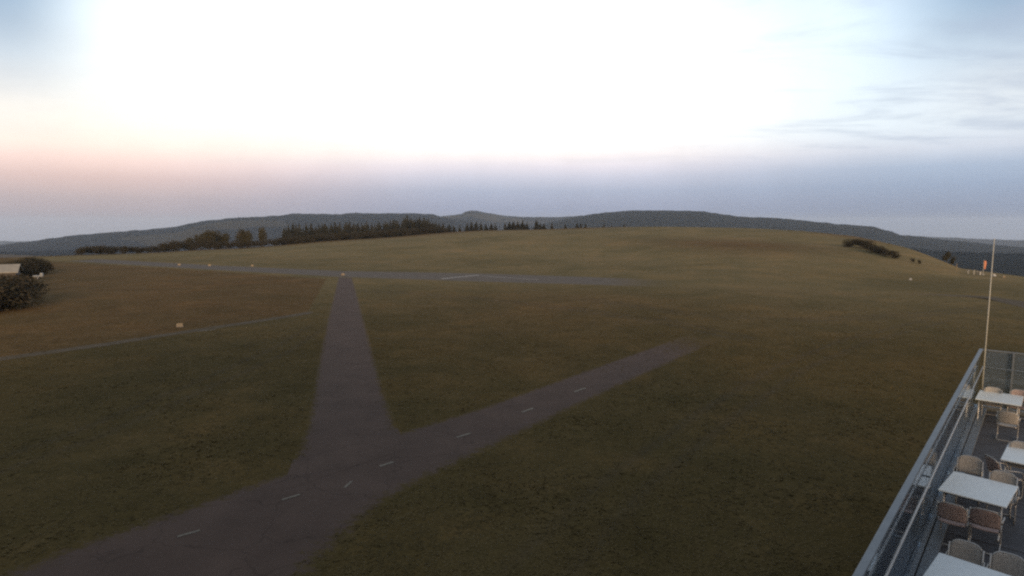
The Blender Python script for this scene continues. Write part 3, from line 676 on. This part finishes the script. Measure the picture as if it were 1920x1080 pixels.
# slim pole at the corner
pl = empty('flagpole', tp(.22, .12, 0)); top = (Vector(at_r(1860, 447, math.hypot(*tp(.16, .2)[:2]))).z)-FZ
MB().tube([(0, 0, 0), (0, 0, top*.5), (0, 0, top)], [.021, .018, .012], 8).build('pole', M['pole'], pl, True)
MB().tube([(0, 0, 0), (0, 0, .05)], .09, 12).build('base_plate', M['grey_rail'], pl)
tag(pl, 'slim pale pole rising from the far corner of the terrace screen', 'pole')

# tables: white top on a tube frame
def make_table():
    r_ = empty('terrace_table')
    MB().box((0, 0, .735), (1.38, 1.12, .03)).build('tabletop', M['white_top'], r_, bevel=.008)
    MB().box((0, .47, .69), (1.14, .03, .05)).box((0, -.47, .69), (1.14, .03, .05)).box((.58, 0, .69), (.03, .90, .05)).box((-.58, 0, .69), (.03, .90, .05)).build('apron', M['grey_rail'], r_)
    for sx in (-1, 1):
        for sy in (-1, 1):
            MB().tube(bez([(sx*.58, sy*.47, .70), (sx*.58, sy*.47, .10), (sx*.70, sy*.47, .02)]), .02, 8).build('leg', M['steel'], r_, True)
    return r_
# cantilever chair: faces +X
def make_chair(fab):
    r_ = empty('cantilever_chair'); W2 = .23
    pts = [(-.14, -W2, .92), (-.20, -W2, .46), (.24, -W2, .46), (.24, -W2, .02), (-.24, -W2, .02), (-.24, W2, .02), (.24, W2, .02), (.24, W2, .46), (-.20, W2, .46), (-.14, W2, .92)]
    pts = [(-.29, -W2, .86), (-.20, -W2, .45)]+pts[2:8]+[(-.20, W2, .45), (-.29, W2, .86)]
    MB().tube(bez(pts, 6), .0135, 7).build('frame', M['steel'], r_, True)
    for s_ in (-1, 1):
        MB().tube(bez([(-.255, s_*(W2+.02), .68), (.10, s_*(W2+.04), .66), (.22, s_*(W2+.03), .62), (.235, s_*W2, .44)], 5), .013, 7).build('armrest', M['steel'], r_, True)
    mb = MB(); n = 8                       # seat, slightly dished
    for k in range(2):
        for i in range(n+1):
            for j in range(n+1):
                x_ = -.20+.44*i/n; y_ = -W2+.02+(2*W2-.04)*j/n
                z_ = .462-.018*math.sin(math.pi*j/n)-.01*math.sin(math.pi*i/n)-.018*k
                mb.v.append((x_, y_, z_))
    q = (n+1)*(n+1)
    for i in range(n):
        for j in range(n):
            a = i*(n+1)+j; mb.f.append((a, a+n+1, a+n+2, a+1)); mb.f.append((q+a, q+a+1, q+a+n+2, q+a+n+1))
    for i in range(n):
        for (a, b) in ((i*(n+1), (i+1)*(n+1)), ((i+1)*(n+1)+n, i*(n+1)+n), (i+1, i), (n*(n+1)+i, n*(n+1)+i+1)): mb.f.append((b, a, a+q, b+q))
    mb.build('seat', fab, r_, True)
    mb = MB(); nz, ny = 9, 10               # curved backrest with arched top
    for k in range(2):
        for i in range(nz+1):
            for j in range(ny+1):
                s_ = 2*j/ny-1; zt = .90-.10*s_**4*abs(s_) ; z_ = .54+(zt-.54)*i/nz; y_ = s_*(W2-.005)
                x_ = -.20-.11*(z_-.45)/.41-.045*(1-s_*s_)-.016*k
                mb.v.append((x_, y_, z_))
    q = (nz+1)*(ny+1); w_ = ny+1
    for i in range(nz):
        for j in range(ny):
            a = i*w_+j; mb.f.append((a, a+1, a+w_+1, a+w_)); mb.f.append((q+a, q+a+w_, q+a+w_+1, q+a+1))
    for j in range(ny): mb.f.append((j+1, j, j+q, j+1+q)); a = nz*w_+j; mb.f.append((a, a+1, a+1+q, a+q))
    for i in range(nz): a = i*w_; mb.f.append((a, a+w_, a+w_+q, a+q)); a = i*w_+ny; mb.f.append((a+w_, a, a+q, a+w_+q))
    mb.build('backrest', fab, r_, True)
    tb = []
    for j in range(ny+1):
        s_ = 2*j/ny-1; z_ = .905-.10*s_**4*abs(s_); tb.append((-.20-.11*(z_-.45)/.41-.045*(1-s_*s_)-.008, s_*(W2-.005), z_))
    MB().tube(tb, .012, 6).build('top_tube', M['steel'], r_, True)
    return r_
def center(pix, z):
    P_ = [Vector(at(u, v, z)) for u, v in pix]; return sum(P_, Vector())/len(P_)
tt_ = FZ+.75
TABS = [((1782, 885), (1902, 905), (1896, 948), (1762, 925)), ((1836, 730), (1922, 743), (1915, 762), (1828, 747)),
        ((1885, 832), (1998, 852), (1994, 885), (1888, 865)), ((1760, 1048), (1916, 1082), (1886, 1142), (1728, 1106))]
TL = ['white terrace table in the middle with two reddish chairs before it', 'farthest white terrace table near the corner of the glass screen',
      'white terrace table cut by the frame edge, in the second row', 'nearest white terrace table, cut by the bottom edge of the photo']
TR = [-.10, -.02, -.06, -.10]
proto = make_table()
for i, px_ in enumerate(TABS):
    o = proto if i == 0 else copy_tree(proto)
    c = center(px_, tt_); o.location = (c.x, c.y, FZ); o.rotation_euler = (0, 0, RZ-TR[i]*-1)
    tag(o, TL[i], 'table', 'white tables on the terrace')
CH = [(1820, 857, -1, 'b', 'beige chair behind the middle table, nearer the glass screen'), (1882, 886, -1, 'b', 'beige chair behind the middle table, farther from the glass screen'),
      (1785, 944, 1, 'r', 'reddish brown chair before the middle table, nearer the glass screen'), (1848, 955, 1, 'r', 'reddish brown chair before the middle table, farther from the glass screen'),
      (1813, 1018, -1, 'b', 'beige chair behind the nearest table, next to the glass screen'), (1893, 1041, -1, 'b', 'beige chair behind the nearest table, away from the glass screen'),
      (1862, 727, -1, 'b', 'pale chair peeking over the farthest table, nearer the screen corner'), (1912, 732, -1, 'r', 'red backed chair behind the farthest table at the frame edge'),
      (1890, 772, 1, 'b', 'chair pushed to the near side of the farthest table'), (1916, 830, -1, 'b', 'chair behind the table that the frame edge cuts'),
      (1858, 856, .45, 'r', 'brown chair turned sideways between the middle and the second row table')]
cp = {}
for (u, v, d_, k, lab) in CH:
    if k not in cp: o = make_chair(M['red_fabric'] if k == 'r' else M['beige_fabric']); cp[k] = o
    else: o = copy_tree(cp[k])
    p = Vector(at(u, v, FZ+.90)); ang = RZ+(0 if d_ == 1 else math.pi if d_ == -1 else -1.0)+random.uniform(-.07, .07)
    p = p+Vector((math.cos(ang), math.sin(ang), 0))*.33
    o.location = (p.x, p.y, FZ); o.rotation_euler = (0, 0, ang); tag(o, lab, 'chair', 'cantilever chairs on the terrace')

# ------------------------------------------------------------------ the building that carries the camera (behind and below it)
bd = empty('airfield_building', (0, 0, 0))
def bx(a, b, z, da, db, dz, name, m, par=bd):
    p = CORN-RAILD*a+RAILN*b; return MB().box((p.x, p.y, z), (da, db, dz), RZ).build(name, M[m], par)
# camera lies at a = dot, b = dot of this frame
A0 = (CORN-Vector((0, 0, 0))).dot(RAILD); B0 = -(CORN-Vector((0, 0, 0))).dot(RAILN)
bx(A0+.8+7, B0+16.0, 6.2, 14, 52, 12.4, 'wall', 'plaster')  # unseen block, stretched sideways so it shades terrace and near grass
bx(A0+.8+7.2, B0+16.0, 12.62, 14.6, 53, .4, 'roof', 'roof')
for k in range(6):
    w_ = bx(A0+.77, B0+1.2+k*3.2, FZ+1.6, .08, 1.6, 2.2, 'window', 'white'); bx(A0+.71, B0+1.2+k*3.2, FZ+1.6, .04, 1.4, 2.0, 'pane', 'window', w_)
tag(bd, 'pale airfield building behind the terrace, out of the photo', 'building')

# ------------------------------------------------------------------ grass tufts in the near field and along the worn road edges
road = [np.array([p[:2] for p in P([(120, 1024), (330, 955), (545, 880), (575, 790), (612, 600), (634, 520), (661, 521), (696, 640), (742, 812), (1010, 726), (1330, 622), (1400, 645), (1180, 722), (970, 820), (819, 893), (720, 945), (600, 1040), (470, 1180), (200, 1400), (-60, 1600), (-420, 1330), (-120, 1120)])])][0]
n = 70000
ta = np.radians(rng.uniform(-44, 40, n)); trr = 13+rng.random(n)**1.8*110
tx, ty = trr*np.sin(ta), trr*np.cos(ta)
rel = np.stack([tx-CORN.x, ty-CORN.y], -1); ins = -(rel@np.array(RAILD[:2])); inw = rel@np.array(RAILN[:2])
jx, jy = rng.normal(0, .28, n), rng.normal(0, .28, n); fadeout = np.clip((np.hypot(tx, ty)-38)/20, 0, 1)*(tx > 3)
keep = ((in_poly(tx+jx, ty+jy, road) < .5) | (rng.random(n) < fadeout)) & ~((ins > -.6) & (inw > -.4))
tx, ty = tx[keep], ty[keep]; n = len(tx)
ntf = np.array([mnoise.noise(Vector((a*.25, b*.25, 0))) for a, b in zip(tx, ty)]); 
h = (.012+.03*rng.random(n))*(1+.8*ntf)*np.clip((125-np.hypot(tx, ty))/60, .1, 1); Vg = np.zeros((n*9, 3)); 
for k in range(3):
    an = rng.uniform(0, 6.283, n); w_ = .035+.03*rng.random(n); la = an+np.pi/2+rng.normal(0, .5, n); ln = np.stack([np.cos(la), np.sin(la)], -1)*rng.uniform(.09, .20, n)[:, None]
    ox = rng.uniform(-.09, .09, n); oy = rng.uniform(-.09, .09, n)
    Vg[k*3::9] = np.stack([tx+ox-np.cos(an)*w_, ty+oy-np.sin(an)*w_, np.full(n, -.005)], -1)
    Vg[k*3+1::9] = np.stack([tx+ox+np.cos(an)*w_, ty+oy+np.sin(an)*w_, np.full(n, -.005)], -1)
    Vg[k*3+2::9] = np.stack([tx+ox+ln[:, 0], ty+oy+ln[:, 1], h*(.7+.5*rng.random(n))], -1)
gm = bpy.data.meshes.new('grass'); nv = len(Vg); nf = nv//3
gm.vertices.add(nv); gm.vertices.foreach_set('co', Vg.ravel()); gm.loops.add(nv); gm.loops.foreach_set('vertex_index', np.arange(nv, dtype=np.int32))
gm.polygons.add(nf); gm.polygons.foreach_set('loop_start', np.arange(0, nv, 3, dtype=np.int32)); gm.update(calc_edges=True)
M['blade'] = mat('grass_blades', (.062, .0455, .018), .95, 0, .4, col2=(.094, .068, .028), spec=.05)
go_ = link('grass', gm, None, (M['blade'],)); tag(go_, 'short grass tufts on the near airfield and along the road edges', 'grass', kind='stuff')

# ------------------------------------------------------------------ air
hz = MB().box((0, 0, -180), (26000, 26000, 620)).build('haze'); tag(hz, kind='stuff')
hm = bpy.data.materials.new('haze'); hm.use_nodes = True; t = hm.node_tree
for n_ in list(t.nodes): t.nodes.remove(n_)
ho = t.nodes.new('ShaderNodeOutputMaterial'); pv = t.nodes.new('ShaderNodeVolumePrincipled'); pv.inputs['Color'].default_value = (.66, .79, .97, 1)
pv.inputs['Density'].default_value = .00007; pv.inputs['Anisotropy'].default_value = 0.0
t.links.new(pv.outputs[0], ho.inputs['Volume']); hz.data.materials.append(hm)
